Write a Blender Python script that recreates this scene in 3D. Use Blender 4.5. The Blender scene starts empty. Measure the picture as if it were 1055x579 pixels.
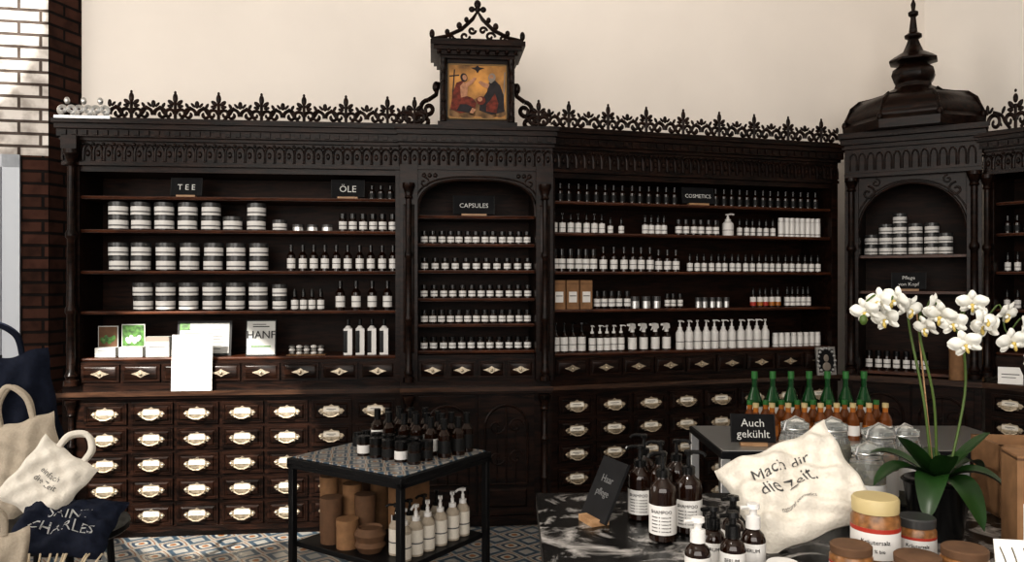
import bpy, math, random
from mathutils import Matrix, Vector
random.seed(7)
D=math.radians
def T(x=0,y=0,z=0): return Matrix.Translation((x,y,z))
def RZ(a): return Matrix.Rotation(D(a),4,'Z')
def RX(a): return Matrix.Rotation(D(a),4,'X')
def RY(a): return Matrix.Rotation(D(a),4,'Y')
def SC(x,y,z): return Matrix.Diagonal((x,y,z,1))
I=Matrix.Identity(4)
# ---------------------------------------------------------------- materials
MATS={}
def nm(name):
    m=bpy.data.materials.new(name); m.use_nodes=True
    nt=m.node_tree; b=nt.nodes['Principled BSDF']; MATS[name]=m
    return m,nt,b
def simple(name,col,rough=.5,metal=0,var=.0,scale=20,trans=0,bump=0,ior=1.45,spec=.5,emit=0):
    m,nt,b=nm(name)
    b.inputs['Base Color'].default_value=(*col,1); b.inputs['Roughness'].default_value=rough
    b.inputs['Metallic'].default_value=metal; b.inputs['Transmission Weight'].default_value=trans
    b.inputs['IOR'].default_value=ior; b.inputs['Specular IOR Level'].default_value=spec
    if var>0 or bump>0:
        tc=nt.nodes.new('ShaderNodeTexCoord'); n=nt.nodes.new('ShaderNodeTexNoise')
        n.inputs['Scale'].default_value=scale; n.inputs['Detail'].default_value=4
        nt.links.new(tc.outputs['Object'],n.inputs['Vector'])
        if var>0:
            r=nt.nodes.new('ShaderNodeValToRGB')
            r.color_ramp.elements[0].position=.3; r.color_ramp.elements[1].position=.7
            r.color_ramp.elements[0].color=(*[c*(1-var) for c in col],1)
            r.color_ramp.elements[1].color=(*[min(1,c*(1+var)) for c in col],1)
            nt.links.new(n.outputs['Fac'],r.inputs['Fac']); nt.links.new(r.outputs['Color'],b.inputs['Base Color'])
        if bump>0:
            bp=nt.nodes.new('ShaderNodeBump'); bp.inputs['Strength'].default_value=bump; bp.inputs['Distance'].default_value=.01
            nt.links.new(n.outputs['Fac'],bp.inputs['Height']); nt.links.new(bp.outputs['Normal'],b.inputs['Normal'])
    return m
def wood(name,c1,c2,rough=.38,stretch=(2,14,14),spec=.5):
    m,nt,b=nm(name)
    tc=nt.nodes.new('ShaderNodeTexCoord'); mp=nt.nodes.new('ShaderNodeMapping'); mp.inputs['Scale'].default_value=stretch
    n=nt.nodes.new('ShaderNodeTexNoise'); n.inputs['Scale'].default_value=3; n.inputs['Detail'].default_value=8; n.inputs['Distortion'].default_value=.8
    r=nt.nodes.new('ShaderNodeValToRGB'); r.color_ramp.elements[0].position=.38; r.color_ramp.elements[1].position=.66
    r.color_ramp.elements[0].color=(*c1,1); r.color_ramp.elements[1].color=(*c2,1)
    bp=nt.nodes.new('ShaderNodeBump'); bp.inputs['Strength'].default_value=.2; bp.inputs['Distance'].default_value=.004
    L=nt.links.new
    L(tc.outputs['Object'],mp.inputs['Vector']); L(mp.outputs['Vector'],n.inputs['Vector']); L(n.outputs['Fac'],r.inputs['Fac'])
    L(r.outputs['Color'],b.inputs['Base Color']); L(n.outputs['Fac'],bp.inputs['Height']); L(bp.outputs['Normal'],b.inputs['Normal'])
    b.inputs['Roughness'].default_value=rough; b.inputs['Specular IOR Level'].default_value=spec
    return m
wood('wood',(.0038,.0020,.0014),(.022,.0095,.0058),.30,spec=.17)
wood('woodback',(.008,.0035,.002),(.028,.011,.006),.45,spec=.12)
wood('shelf',(.035,.012,.006),(.09,.031,.014),.32,spec=.3)
wood('ctop',(.022,.011,.007),(.065,.033,.019),.22,(1.2,10,10),spec=.45)
wood('oak',(.28,.16,.08),(.42,.26,.14),.5)
simple('brass',(.50,.43,.33),.38,.9,.35,60)
simple('silver',(.7,.7,.7),.3,1)
simple('black',(.006,.006,.006),.22,spec=.45)
simple('matblack',(.010,.010,.010),.5,spec=.3)
simple('amber',(.012,.0045,.002),.08,spec=.6)
simple('label',(.66,.645,.62),.6)
simple('enamel',(.72,.68,.60),.35)
simple('labelg',(.10,.10,.10),.6)
simple('labeltxt',(.02,.02,.02),.6)
simple('ink',(.13,.13,.13),.7)
simple('white',(.68,.665,.64),.35)
simple('paper',(.84,.83,.80),.7)
simple('card',(.42,.42,.40),.7)
simple('lid',(.06,.06,.06),.3,.3)
simple('tin',(.55,.55,.54),.35,.9)
simple('kraft',(.22,.12,.058),.8,0,.15,30)
simple('kraftd',(.11,.058,.03),.8,0,.15,30)
simple('chalk',(.62,.62,.60),.9)
simple('board',(.012,.012,.013),.75,0,.3,12,spec=.2)
simple('steel',(.012,.012,.013),.4,.4,spec=.3)
simple('plaster',(.86,.80,.735),.9,0,.04,1.0,bump=.05)
simple('plasterR',(.86,.815,.76),.9,0,.04,1.0,bump=.05)
simple('gold',(.34,.16,.035),.5,0,.7,9)
simple('robeR',(.12,.020,.010),.7,0,.6,35)
simple('robeB',(.016,.012,.014),.7,0,.5,25)
simple('skin',(.36,.18,.10),.6,0,.3,40)
simple('cloud',(.16,.09,.04),.7,0,.7,18)
simple('hairgrey',(.22,.19,.16),.8)
simple('oldgold',(.16,.10,.04),.45,.4)
simple('greenglass',(.006,.05,.012),.06,spec=.6)
simple('greencap',(.025,.13,.03),.4)
simple('orange',(.34,.12,.02),.25,0,.2,20)
simple('juice',(.13,.04,.008),.12)
simple('red',(.35,.035,.02),.5)
simple('yellow',(.46,.37,.19),.5)
simple('green',(.05,.13,.025),.5,0,.7,45)
simple('leaf',(.013,.040,.009),.33,0,.4,8)
simple('stem',(.06,.10,.02),.5)
simple('petal',(.70,.69,.63),.55,0,.08,26)
simple('lip',(.50,.38,.11),.5)
simple('canvas',(.62,.58,.51),.9,0,.05,120,bump=.3)
simple('canvas2',(.36,.31,.245),.9,0,.08,120,bump=.3)
simple('navy',(.008,.011,.022),.8,0,.2,60,bump=.2,spec=.2)
simple('cord',(.50,.42,.30),.9)
simple('blue',(.03,.35,.45),.6)
simple('honey',(.20,.09,.03),.3,0,.5,60)
simple('herb',(.10,.08,.04),.7,0,.6,70)
simple('glass',(.85,.88,.86),.03,trans=.88,ior=1.25)
simple('frame_white',(.50,.53,.57),.5)
simple('pane',(.62,.66,.70),.4)
simple('soil',(.05,.03,.02),.95)
simple('ceilm',(.8,.78,.74),.9)
def floor_mat(name='tile',sc=5,rot=6):
    m,nt,b=nm(name); L=nt.links.new; N=nt.nodes.new
    tc=N('ShaderNodeTexCoord'); mp=N('ShaderNodeMapping'); mp.inputs['Scale'].default_value=(sc,sc,0); mp.inputs['Rotation'].default_value=(0,0,D(rot))
    fr=N('ShaderNodeVectorMath'); fr.operation='FRACTION'
    sb=N('ShaderNodeVectorMath'); sb.operation='SUBTRACT'; sb.inputs[1].default_value=(.5,.5,0)
    ab=N('ShaderNodeVectorMath'); ab.operation='ABSOLUTE'
    ln=N('ShaderNodeVectorMath'); ln.operation='LENGTH'
    sp=N('ShaderNodeSeparateXYZ')
    mu=N('ShaderNodeMath'); mu.operation='MULTIPLY'
    ma=N('ShaderNodeMath'); ma.operation='MULTIPLY_ADD'; ma.inputs[1].default_value=1.9
    r=N('ShaderNodeValToRGB'); r.color_ramp.interpolation='CONSTANT'
    els=[(0,(.26,.11,.04)),(.10,(.38,.37,.33)),(.2,(.04,.06,.09)),(.32,(.32,.31,.28)),(.41,(.22,.10,.05)),(.46,(.32,.31,.28)),(.56,(.05,.08,.11)),(.8,(.30,.29,.27))]
    cr=r.color_ramp
    cr.elements[0].position=0; cr.elements[0].color=(*els[0][1],1)
    cr.elements[1].position=els[-1][0]; cr.elements[1].color=(*els[-1][1],1)
    for p,c in els[1:-1]:
        e=cr.elements.new(p); e.color=(*c,1)
    L(tc.outputs['Object'],mp.inputs['Vector']); L(mp.outputs[0],fr.inputs[0]); L(fr.outputs[0],sb.inputs[0]); L(sb.outputs[0],ab.inputs[0])
    L(ab.outputs[0],ln.inputs[0]); L(ab.outputs[0],sp.inputs[0]); L(sp.outputs[0],mu.inputs[0]); L(sp.outputs[1],mu.inputs[1])
    L(mu.outputs[0],ma.inputs[0]); L(ln.outputs['Value'],ma.inputs[2]); L(ma.outputs[0],r.inputs['Fac']); L(r.outputs['Color'],b.inputs['Base Color'])
    b.inputs['Roughness'].default_value=.35
floor_mat(); floor_mat('tabletile',9,0)
def brick_mat(name,c1,c2,mortar):
    m,nt,b=nm(name); L=nt.links.new; N=nt.nodes.new
    tc=N('ShaderNodeTexCoord'); sp=N('ShaderNodeSeparateXYZ'); cb=N('ShaderNodeCombineXYZ'); br=N('ShaderNodeTexBrick')
    br.inputs['Color1'].default_value=(*c1,1); br.inputs['Color2'].default_value=(*c2,1); br.inputs['Mortar'].default_value=(*mortar,1)
    br.inputs['Scale'].default_value=1; br.inputs['Brick Width'].default_value=.25; br.inputs['Row Height'].default_value=.078
    br.inputs['Mortar Size'].default_value=.010; br.inputs['Mortar Smooth'].default_value=.3
    bp=N('ShaderNodeBump'); bp.inputs['Strength'].default_value=.9; bp.inputs['Distance'].default_value=.012; bp.invert=True
    n=N('ShaderNodeTexNoise'); n.inputs['Scale'].default_value=9; n.inputs['Detail'].default_value=6
    mx=N('ShaderNodeMix'); mx.data_type='RGBA'; mx.blend_type='MULTIPLY'; mx.inputs[0].default_value=.6
    rr=N('ShaderNodeValToRGB'); rr.color_ramp.elements[0].position=.35; rr.color_ramp.elements[1].position=.55; rr.color_ramp.elements[0].color=(.25,.22,.2,1)
    L(tc.outputs['Object'],n.inputs['Vector']); L(n.outputs['Fac'],rr.inputs['Fac'])
    L(tc.outputs['Object'],sp.inputs[0]); L(sp.outputs[0],cb.inputs[0]); L(sp.outputs[2],cb.inputs[1]); L(cb.outputs[0],br.inputs['Vector'])
    L(br.outputs['Color'],mx.inputs[6]); L(rr.outputs['Color'],mx.inputs[7]); L(mx.outputs[2],b.inputs['Base Color'])
    L(br.outputs['Fac'],bp.inputs['Height']); L(bp.outputs[0],b.inputs['Normal'])
    b.inputs['Roughness'].default_value=.85; b.inputs['Specular IOR Level'].default_value=.15
brick_mat('brickshaded',(.040,.018,.012),(.07,.030,.021),(.010,.007,.006))  # brick out of the sun: its shadow is put into the dark colours
brick_mat('bricksunlit',(.60,.56,.52),(.74,.70,.66),(.10,.08,.07))  # same brick in the sun: sunlight is put into the pale colours
def print_mat():
    m,nt,b=nm('print'); L=nt.links.new; N=nt.nodes.new
    tc=N('ShaderNodeTexCoord')
    n2=N('ShaderNodeTexNoise'); n2.inputs['Scale'].default_value=5.5; n2.inputs['Detail'].default_value=12; n2.inputs['Distortion'].default_value=2.2; n2.inputs['Roughness'].default_value=.65
    r=N('ShaderNodeValToRGB'); r.color_ramp.elements[0].position=.50; r.color_ramp.elements[0].color=(.006,.006,.006,1)
    r.color_ramp.elements[1].position=.66; r.color_ramp.elements[1].color=(.46,.44,.42,1)
    L(tc.outputs['Object'],n2.inputs['Vector'])
    L(n2.outputs['Fac'],r.inputs['Fac']); L(r.outputs['Color'],b.inputs['Base Color']); b.inputs['Roughness'].default_value=.25; b.inputs['Specular IOR Level'].default_value=.3
print_mat()
# ---------------------------------------------------------------- mesh builder
def smoothpath(pts,k=6):
    pts=[Vector(p) for p in pts]; out=[]
    for i in range(len(pts)-1):
        p0=pts[max(i-1,0)];p1=pts[i];p2=pts[i+1];p3=pts[min(i+2,len(pts)-1)]
        for j in range(k):
            t=j/k
            out.append(.5*((2*p1)+(p2-p0)*t+(2*p0-5*p1+4*p2-p3)*t*t+(3*p1-p0-3*p2+p3)*t**3))
    out.append(pts[-1]); return out
class MB:
    def __init__(s): s.v=[];s.f=[];s.m=[];s.mn=[];s.S=I
    def mi(s,n):
        if n not in s.mn: s.mn.append(n)
        return s.mn.index(n)
    def add(s,vs,fs,mat,M=I):
        o=len(s.v); MM=s.S@M
        s.v+= [tuple(MM@Vector(p)) for p in vs]
        flip=MM.determinant()<0
        k=None if isinstance(mat,list) else s.mi(mat)
        for i,f in enumerate(fs):
            f=[a+o for a in f]
            if flip:f.reverse()
            s.f.append(f); s.m.append(k if k is not None else s.mi(mat[i]))
    def box(s,x0,x1,y0,y1,z0,z1,mat,M=I):
        v=[(x0,y0,z0),(x1,y0,z0),(x1,y1,z0),(x0,y1,z0),(x0,y0,z1),(x1,y0,z1),(x1,y1,z1),(x0,y1,z1)]
        s.add(v,[(0,3,2,1),(4,5,6,7),(0,1,5,4),(1,2,6,5),(2,3,7,6),(3,0,4,7)],mat,M)
    def frust(s,x0,x1,z0,z1,y,d,ins,mat,M=I):
        v=[(x0,y,z0),(x1,y,z0),(x1,y,z1),(x0,y,z1),(x0+ins,y-d,z0+ins),(x1-ins,y-d,z0+ins),(x1-ins,y-d,z1-ins),(x0+ins,y-d,z1-ins)]
        s.add(v,[(4,5,6,7),(0,1,5,4),(1,2,6,5),(2,3,7,6),(3,0,4,7)],mat,M)
    def lathe(s,prof,mat,M=I,seg=16,mats=None,rot=0):
        vs=[];rings=[]
        for r,z in prof:
            if r<1e-6: rings.append([len(vs)]); vs.append((0,0,z))
            else:
                rings.append(list(range(len(vs),len(vs)+seg)))
                for i in range(seg):
                    a=2*math.pi*i/seg+rot; vs.append((r*math.cos(a),r*math.sin(a),z))
        fs=[];ml=[]
        for k in range(len(rings)-1):
            a,b=rings[k],rings[k+1]; mm=mats[k] if mats else mat
            for i in range(seg):
                j=(i+1)%seg
                if len(a)==1 and len(b)==1: continue
                if len(a)==1: f=(a[0],b[j],b[i])
                elif len(b)==1: f=(a[i],a[j],b[0])
                else: f=(a[i],a[j],b[j],b[i])
                fs.append(f); ml.append(mm)
        s.add(vs,fs,ml,M)
    def stack(s,bands,M=I,seg=14):
        prof=[(0,0)];mats=[];z=0
        for r,h,mt in bands:
            r2=r
            if isinstance(r,tuple): r,r2=r
            prof.append((r,z)); mats.append(mt); z+=h; prof.append((r2,z)); mats.append(mt)
        prof.append((0,z)); mats.append(bands[-1][2])
        s.lathe(prof,None,M,seg,mats)
        return z
    def tube(s,pts,r,mat,M=I,seg=6,flat=None,taper=None):
        pts=[Vector(p) for p in pts]; n=len(pts); vs=[];fs=[]
        up=None
        for i,p in enumerate(pts):
            t=(pts[min(i+1,n-1)]-pts[max(i-1,0)])
            t=t.normalized() if t.length>1e-9 else Vector((0,0,1))
            if up is None:
                up=Vector((0,1,0)) if abs(t.y)<.9 else Vector((1,0,0))
            a=t.cross(up)
            if a.length<1e-6: a=t.cross(Vector((1,0,.3)))
            a.normalize(); b=a.cross(t).normalized(); up=b
            rr=r*(taper(i/(n-1)) if taper else 1)
            for k in range(seg):
                an=2*math.pi*(k+.5)/seg
                vs.append(tuple(p+a*math.cos(an)*rr+b*math.sin(an)*rr*(flat or 1)))
        for i in range(n-1):
            for k in range(seg):
                k2=(k+1)%seg
                fs.append((i*seg+k,i*seg+k2,(i+1)*seg+k2,(i+1)*seg+k))
        fs.append(tuple(reversed(range(seg)))); fs.append(tuple(range((n-1)*seg,n*seg)))
        s.add(vs,fs,mat,M)
    def poly(s,pts,y0,y1,mat,M=I):
        n=len(pts); vs=[(x,y0,z) for x,z in pts]+[(x,y1,z) for x,z in pts]
        fs=[tuple(range(n)),tuple(reversed(range(n,2*n)))]+[(i,i+n,(i+1)%n+n,(i+1)%n) for i in range(n)]
        s.add(vs,fs,mat,M)
    def ball(s,c,r,mat,M=I,sx=1,sy=1,sz=1,seg=10,rot=0):
        pr=[(r*math.sin(math.pi*k/8)*1.0,-r*math.cos(math.pi*k/8)) for k in range(9)]; pr[0]=(0,-r);pr[-1]=(0,r)
        s.lathe(pr,mat,M@T(*c)@RY(rot)@SC(sx,sy,sz),seg)
    def text(s,txt,size,mat,M=I,cyl=None,ext=.0006,align='CENTER',fn=None):
        c=bpy.data.curves.new('t','FONT'); c.body=txt; c.size=size; c.align_x=align; c.align_y='CENTER'; c.extrude=ext; c.resolution_u=2
        o=bpy.data.objects.new('t',c); me=bpy.data.meshes.new_from_object(o)
        vs=[]
        for v in me.vertices:
            x,y,z=v.co
            if cyl: a=x/cyl; vs.append(((cyl+z)*math.sin(a),-(cyl+z)*math.cos(a),y))
            elif fn: vs.append(fn(x,y))
            else: vs.append((x,-z,y))
        fs=[tuple(p.vertices) for p in me.polygons]
        s.add(vs,fs,mat,M)
        bpy.data.objects.remove(o); bpy.data.curves.remove(c); bpy.data.meshes.remove(me)
    def done(s,name,M=I,bevel=0,parent=None,sharp=38):
        me=bpy.data.meshes.new(name); me.from_pydata(s.v,[],s.f); 
        for n in s.mn: me.materials.append(MATS[n])
        me.polygons.foreach_set('material_index',s.m)
        me.polygons.foreach_set('use_smooth',[True]*len(s.f)); me.update()
        me.set_sharp_from_angle(angle=D(sharp))
        o=bpy.data.objects.new(name,me); bpy.context.scene.collection.objects.link(o); o.matrix_world=M
        if parent: o.parent=parent
        if bevel:
            b=o.modifiers.new('b','BEVEL'); b.width=bevel; b.segments=1; b.limit_method='ANGLE'; b.angle_limit=D(50)
        return o
def spiral(cx,cz,r0,r1,a0,a1,n=18,y=0):
    return [(cx+(r0+(r1-r0)*i/n)*math.cos(D(a0+(a1-a0)*i/n)),y,cz+(r0+(r1-r0)*i/n)*math.sin(D(a0+(a1-a0)*i/n))) for i in range(n+1)]
# ---------------------------------------------------------------- frames
FL=T(-2.712,4.757,0)@RZ(6.04); LL=2.023
FC=T(-.700,4.970,0)@RZ(5.6); LC=.967
FR=T(.262,5.064,0)@RZ(16.66); LR=2.194
FT=T(2.38,5.69,0)@RZ(-30); LT=.845
FE=T(3.112,5.267,0)@RZ(-50); LE=1.35
# ---------------------------------------------------------------- cabinet parts
def crest(mb,u0,u1,z0,v=.03,unit=.262,h=.17):
    n=max(1,round((u1-u0)/unit)); w=(u1-u0)/n; k=h/.17
    mb.box(u0,u1,v-.014,v+.014,z0,z0+.018,'wood')
    tp=lambda t:1.2-.45*t
    for i in range(n):
        c=u0+w*(i+.5)
        mb.tube([(c,v,z0),(c,v,z0+.12*k)],.010,'wood')
        for sx in(-1,1):
            S=T(c,v,z0)@SC(sx,1,k)
            mb.tube(spiral(.036,.050,.032,.006,180,-220,20),.010,'wood',S,taper=tp)
            mb.tube(spiral(w*.5-.046,.048,.042,.008,-10,420,24),.010,'wood',S,taper=tp)
            mb.tube(smoothpath([(.03,0,.014),(.06,0,.045),(.082,0,.078),(w*.5-.035,0,.095)],4),.009,'wood',S)
            mb.ball((.026,0,.118),.020,'wood',S,sy=.5,sx=.65,sz=1.15,rot=48)
            mb.ball((.030,0,.096),.016,'wood',S,sy=.5,sx=.65,sz=1.15,rot=80)
            mb.ball((w*.5-.002,0,.108),.018,'wood',S,sy=.5,sx=.65,sz=1.3)
            mb.ball((w*.5-.024,0,.104),.014,'wood',S,sy=.5,sx=.6,sz=1.3,rot=-40)
            mb.ball((.070,0,.100),.016,'wood',S,sy=.5,sx=.6,sz=1.2,rot=-30)
            mb.ball((.088,0,.040),.012,'wood',S,sy=.5,sx=.6,sz=1.2,rot=40)
        mb.ball((c,v,z0+.145*k),.022,'wood',I,sy=.5,sx=.7,sz=1.4)
        mb.ball((c,v,z0+.178*k),.008,'wood',I,sy=.8,sz=1.4)
def cornice(mb,u0,u1,out=0.0):
    o=-out
    mb.box(u0,u1,.05+o,.42,2.27,2.42,'wood')
    mb.box(u0-.0,u1,.035+o,.42,2.27,2.29,'wood')
    mb.box(u0-.01,u1+.01,.03+o,.42,2.42,2.44,'wood')
    mb.box(u0-.015,u1+.015,.005+o,.42,2.44,2.485,'wood')
    mb.box(u0-.02,u1+.02,-.015+o,.42,2.485,2.515,'wood')
    mb.box(u0-.03,u1+.03,-.035+o,.42,2.515,2.54,'wood')
    n=int((u1-u0)/.058); w=(u1-u0)/n
    for i in range(n):
        c=u0+w*(i+.5)
        pts=[(c+w*.44*math.cos(D(a)),.046+o,2.355+w*.7*math.sin(D(a))) for a in range(0,181,30)]
        mb.tube([(c+w*.44,.044+o,2.30)]+pts+[(c-w*.44,.044+o,2.30)],.0075,'wood',seg=5)
        mb.ball((c,.048+o,2.345),.012,'wood',sy=.8,sz=1.7,seg=8)
        mb.ball((c-w*.5,.046+o,2.402),.010,'wood',sy=.8,seg=8)
        mb.box(c-w*.25,c+w*.25,-.004+o,.02+o,2.448,2.478,'wood')
def column(mb,u,v,z0,z1,r=.022):
    h=z1-z0
    pr=[(0,0),(r*1.7,0),(r*1.7,.03),(r*1.2,.04),(r*1.5,.06),(r,.085),(r,h*.3),(r*1.35,h*.31),(r*1.35,h*.325),(r,h*.34),(r*.9,h*.62),(r*1.3,h*.63),(r*1.3,h*.645),(r*.85,h*.66),(r*.85,h-.10),(r*1.3,h-.09),(r*1.0,h-.075),(r*1.7,h-.03),(r*1.9,h-.025),(r*1.9,h),(0,h)]
    mb.lathe(pr,'wood',T(u,v,z0),12)
def handle(mb,c,z,v,w=.16):
    a=w/2; z-=.004
    p=[(-a,.004),(-a*.80,-.016),(-a*.66,-.014),(-a*.6,-.026),(a*.6,-.026),(a*.66,-.014),(a*.80,-.016),(a,.004),(a*.84,.018),(a*.66,.020),(a*.56,.034),(a*.18,.036),(0,.046),(-a*.18,.036),(-a*.56,.034),(-a*.66,.020),(-a*.84,.018)]
    mb.poly([(c+x,z+y) for x,y in p],v-.004,v,'brass')
    mb.poly([(c-a*.60,z-.001),(c+a*.60,z-.001),(c+a*.60,z+.020),(c+a*.48,z+.028),(c-a*.48,z+.028),(c-a*.60,z+.020)],v-.0055,v-.003,'enamel')
    mb.box(c-a*.36,c+a*.36,v-.0062,v-.005,z+.013,z+.017,'labelg'); mb.box(c-a*.2,c+a*.2,v-.0062,v-.005,z+.006,z+.008,'labelg')
    mb.tube([(c-a*.60,v-.004,z-.006),(c-a*.56,v-.020,z-.014),(c-a*.2,v-.026,z-.028),(c+a*.2,v-.026,z-.028),(c+a*.56,v-.020,z-.014),(c+a*.60,v-.004,z-.006)],.0055,'brass',seg=6)
    for s_ in(-1,1): mb.ball((c+s_*a*.83,v-.005,z+.001),.008,'brass',sy=.6,seg=8)
def drawer(mb,x0,x1,z0,z1,v):
    mb.box(x0+.012,x1-.012,v-.014,v,z0+.012,z1-.012,'wood')
    mb.frust(x0+.034,x1-.034,z0+.032,z1-.032,v-.014,.008,.010,'wood')
    mb.tube([(x0+.026,v-.015,z0+.025),(x1-.026,v-.015,z0+.025),(x1-.026,v-.015,z1-.025),(x0+.026,v-.015,z1-.025),(x0+.026,v-.015,z0+.025)],.0035,'wood',seg=4)
    handle(mb,(x0+x1)/2,(z0+z1)/2,v-.021)
def smalldrawers(mb,u0,u1,n,v):
    w=(u1-u0)/n
    mb.box(u0,u1,v,.42,.94,1.08,'wood')
    for i in range(n):
        a=u0+w*i; c=a+w/2; z=1.005
        mb.box(a+.008,a+w-.008,v-.012,v,.955,1.062,'wood')
        mb.frust(a+.022,a+w-.022,.967,1.05,v-.012,.006,.008,'wood')
        d=min(.055,w*.34)
        mb.poly([(c-d,z),(c-d*.4,z-.011),(c,z-.024),(c+d*.4,z-.011),(c+d,z),(c+d*.4,z+.011),(c,z+.024),(c-d*.4,z+.011)],v-.022,v-.017,'brass')
        mb.ball((c,v-.028,z-.002),.009,'brass',seg=8)
def base(mb,u0,u1,ext0=0,ext1=0):
    mb.box(u0,u1,.05,.5,.06,.86,'wood')
    mb.box(u0,u1,.07,.5,0,.06,'wood')
    mb.box(u0-ext0,u1+ext1,.0,.5,.872,.90,'ctop')
    mb.box(u0-ext0*.6,u1+ext1*.6,.018,.5,.855,.872,'wood')
    mb.box(u0,u1,.03,.06,.04,.075,'wood')
    mb.box(u0,u1,.05,.42,.90,.94,'wood')
def door(mb,x0,x1,z0,z1,v):
    mb.box(x0+.006,x1-.006,v-.016,v,z0,z1,'wood')
    mb.frust(x0+.05,x1-.05,z0+.05,z0+.17,v-.016,.01,.012,'wood')
    c=(x0+x1)/2; r=(x1-x0)/2-.05; zs=z1-.06-r
    pts=[(x0+.05,v-.02,z0+.2),(x0+.05,v-.02,zs)]+[(c-r*math.cos(D(a)),v-.02,zs+r*math.sin(D(a))) for a in range(10,171,20)]+[(x1-.05,v-.02,zs),(x1-.05,v-.02,z0+.2),(x0+.05,v-.02,z0+.2)]
    mb.tube(pts,.009,'wood',seg=6)
    mb.tube([(c,v-.02,z0+.2),(c,v-.02,zs+r)],.006,'wood')
    for sx in(-1,1):
        mb.tube(spiral(c+sx*r*.45,zs,r*.4,.01,0,sx*400,20,v-.018),.006,'wood')
        mb.tube(spiral(c+sx*r*.45,zs-.2,r*.4,.01,0,sx*400,20,v-.018),.006,'wood')
        mb.tube([(c+sx*r*.45,v-.018,z0+.2),(c+sx*r*.45,v-.018,zs+.02)],.005,'wood')
def shelves(mb,u0,u1,zs,v0=.075):
    for z in zs:
        mb.box(u0,u1,v0,.40,z-.02,z,'shelf')
        mb.tube([(u0,v0,z-.010),(u1,v0,z-.010)],.009,'shelf',seg=6)
def archpanel(mb,u0,u1,zs,za,zt,v0,v1,n=2,N=24):
    c=(u0+u1)/2;r=(u1-u0)/2; arc=[]
    for i in range(N+1):
        a=math.pi*i/N; ca,sa=math.cos(a),math.sin(a)
        x=-(abs(ca)**(2/n))*(1 if ca>0 else -1); z=abs(sa)**(2/n)
        arc.append((c+x*r,zs+z*(za-zs)))
    for i in range(N):
        (xa,z1),(xb,z2)=arc[i],arc[i+1]
        vs=[(xa,v0,z1),(xb,v0,z2),(xb,v0,zt),(xa,v0,zt),(xa,v1,z1),(xb,v1,z2)]
        mb.add(vs,[(0,1,2,3),(0,4,5,1)],'wood')
    for off,rr in((0,.011),(.022,.006)):
        mb.tube([(c+(x-c)*(1+off/r),v0-.004,z+off*.9) for x,z in arc],rr,'wood',seg=6)
    return arc
SH=[2.09,1.885,1.633,1.385,1.10]
# --- left section
mb=MB()
mb.box(0,LL,.40,.42,.94,2.28,'woodback')
mb.box(.04,.10,.05,.42,.94,2.28,'wood'); mb.box(LL-.03,LL,.05,.42,.94,2.28,'wood')
shelves(mb,.10,LL-.03,SH); mb.box(.10,LL-.03,.06,.4,2.235,2.27,'wood')
cornice(mb,-.0,LL); crest(mb,.28,LL+.05,2.54)
column(mb,.065,.02,.94,2.36,.026); mb.box(.02,.11,-.02,.06,2.36,2.44,'wood')
smalldrawers(mb,.10,LL-.02,8,.06); base(mb,.0,LL,.04,0)
cw=(LL-.14)/7
for i in range(7):
    for j in range(5):
        drawer(mb,.12+cw*i,.12+cw*(i+1),.065+.155*j,.065+.155*(j+1),.05)
column(mb,.06,.035,.08,.85,.02)
mb.done('apothecary_shelving',FL,bevel=.0025)
mb=MB()
for i in range(3):
    for sx in(-1,1):
        S=T(.05+i*.095,0,2.541)@SC(sx,1,1)
        mb.tube(spiral(.022,.055,.030,.006,-90,330,18),.012,'tin',S)
    mb.ball((.05+i*.095,0,2.65),.017,'tin',sz=1.3)
mb.box(-.02,.30,-.015,.015,2.541,2.56,'tin')
mb.done('sunlit_crest_end',FL)  # crest end in the sun; sunlit brightness put into the pale metal colour
# --- centre section
mb=MB()
CS=[1.99,1.81,1.64,1.46,1.295,1.125]
mb.box(0,LC,.40,.42,.94,2.28,'woodback')
for a,b in((0,.11),(LC-.11,LC)):
    mb.box(a,b,.0,.42,.94,2.30,'wood')
    mb.frust(a+.02,b-.02,1.12,2.05,0,.006,.008,'wood')
    column(mb,(a+b)/2,-.025,.94,2.18,.02)
    column(mb,(a+b)/2,-.0,.08,.85,.02)
archpanel(mb,.11,LC-.11,1.98,2.21,2.30,.02,.10,n=2.9)
for sx in(0,1):
    for k in range(3):
        x=.15+.035*k; x=LC-x if sx else x
        mb.ball((x,.016,2.235),.014,'wood',sy=.5)
    cx=.15 if not sx else LC-.15
    mb.tube(spiral(cx,2.19,.035,.006,90,90+(400 if sx else -400),18,.016),.006,'wood')
shelves(mb,.11,LC-.11,CS,.10)
mb.box(.11,LC-.11,.06,.42,.94,1.10,'wood')
smalldrawers(mb,.11,LC-.11,4,.055)
cornice(mb,-.0,LC,.025); base(mb,0,LC)
crest(mb,.02,.16,2.54,unit=.2); crest(mb,LC-.16,LC-.02,2.54,unit=.2)
for q in(.11,.485):
    door(mb,q,q+.37,.08,.84,.05)
mb.done('apothecary_shelving',FC,bevel=.0025)
# --- right section
mb=MB()
mb.box(0,LR,.40,.42,.94,2.28,'woodback')
mb.box(0,.03,.05,.42,.94,2.28,'wood'); mb.box(LR-.05,LR,.05,.42,.94,2.28,'wood')
shelves(mb,.03,LR-.05,SH); mb.box(.03,LR-.05,.06,.4,2.235,2.27,'wood')
cornice(mb,0,LR); crest(mb,-.02,LR-.02,2.54)
smalldrawers(mb,.03,LR-.05,9,.06); base(mb,0,LR)
cw=(LR-.08)/8
for i in range(8):
    for j in range(5):
        drawer(mb,.04+cw*i,.04+cw*(i+1),.065+.155*j,.065+.155*(j+1),.05)
mb.done('apothecary_shelving',FR,bevel=.0025)
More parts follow.
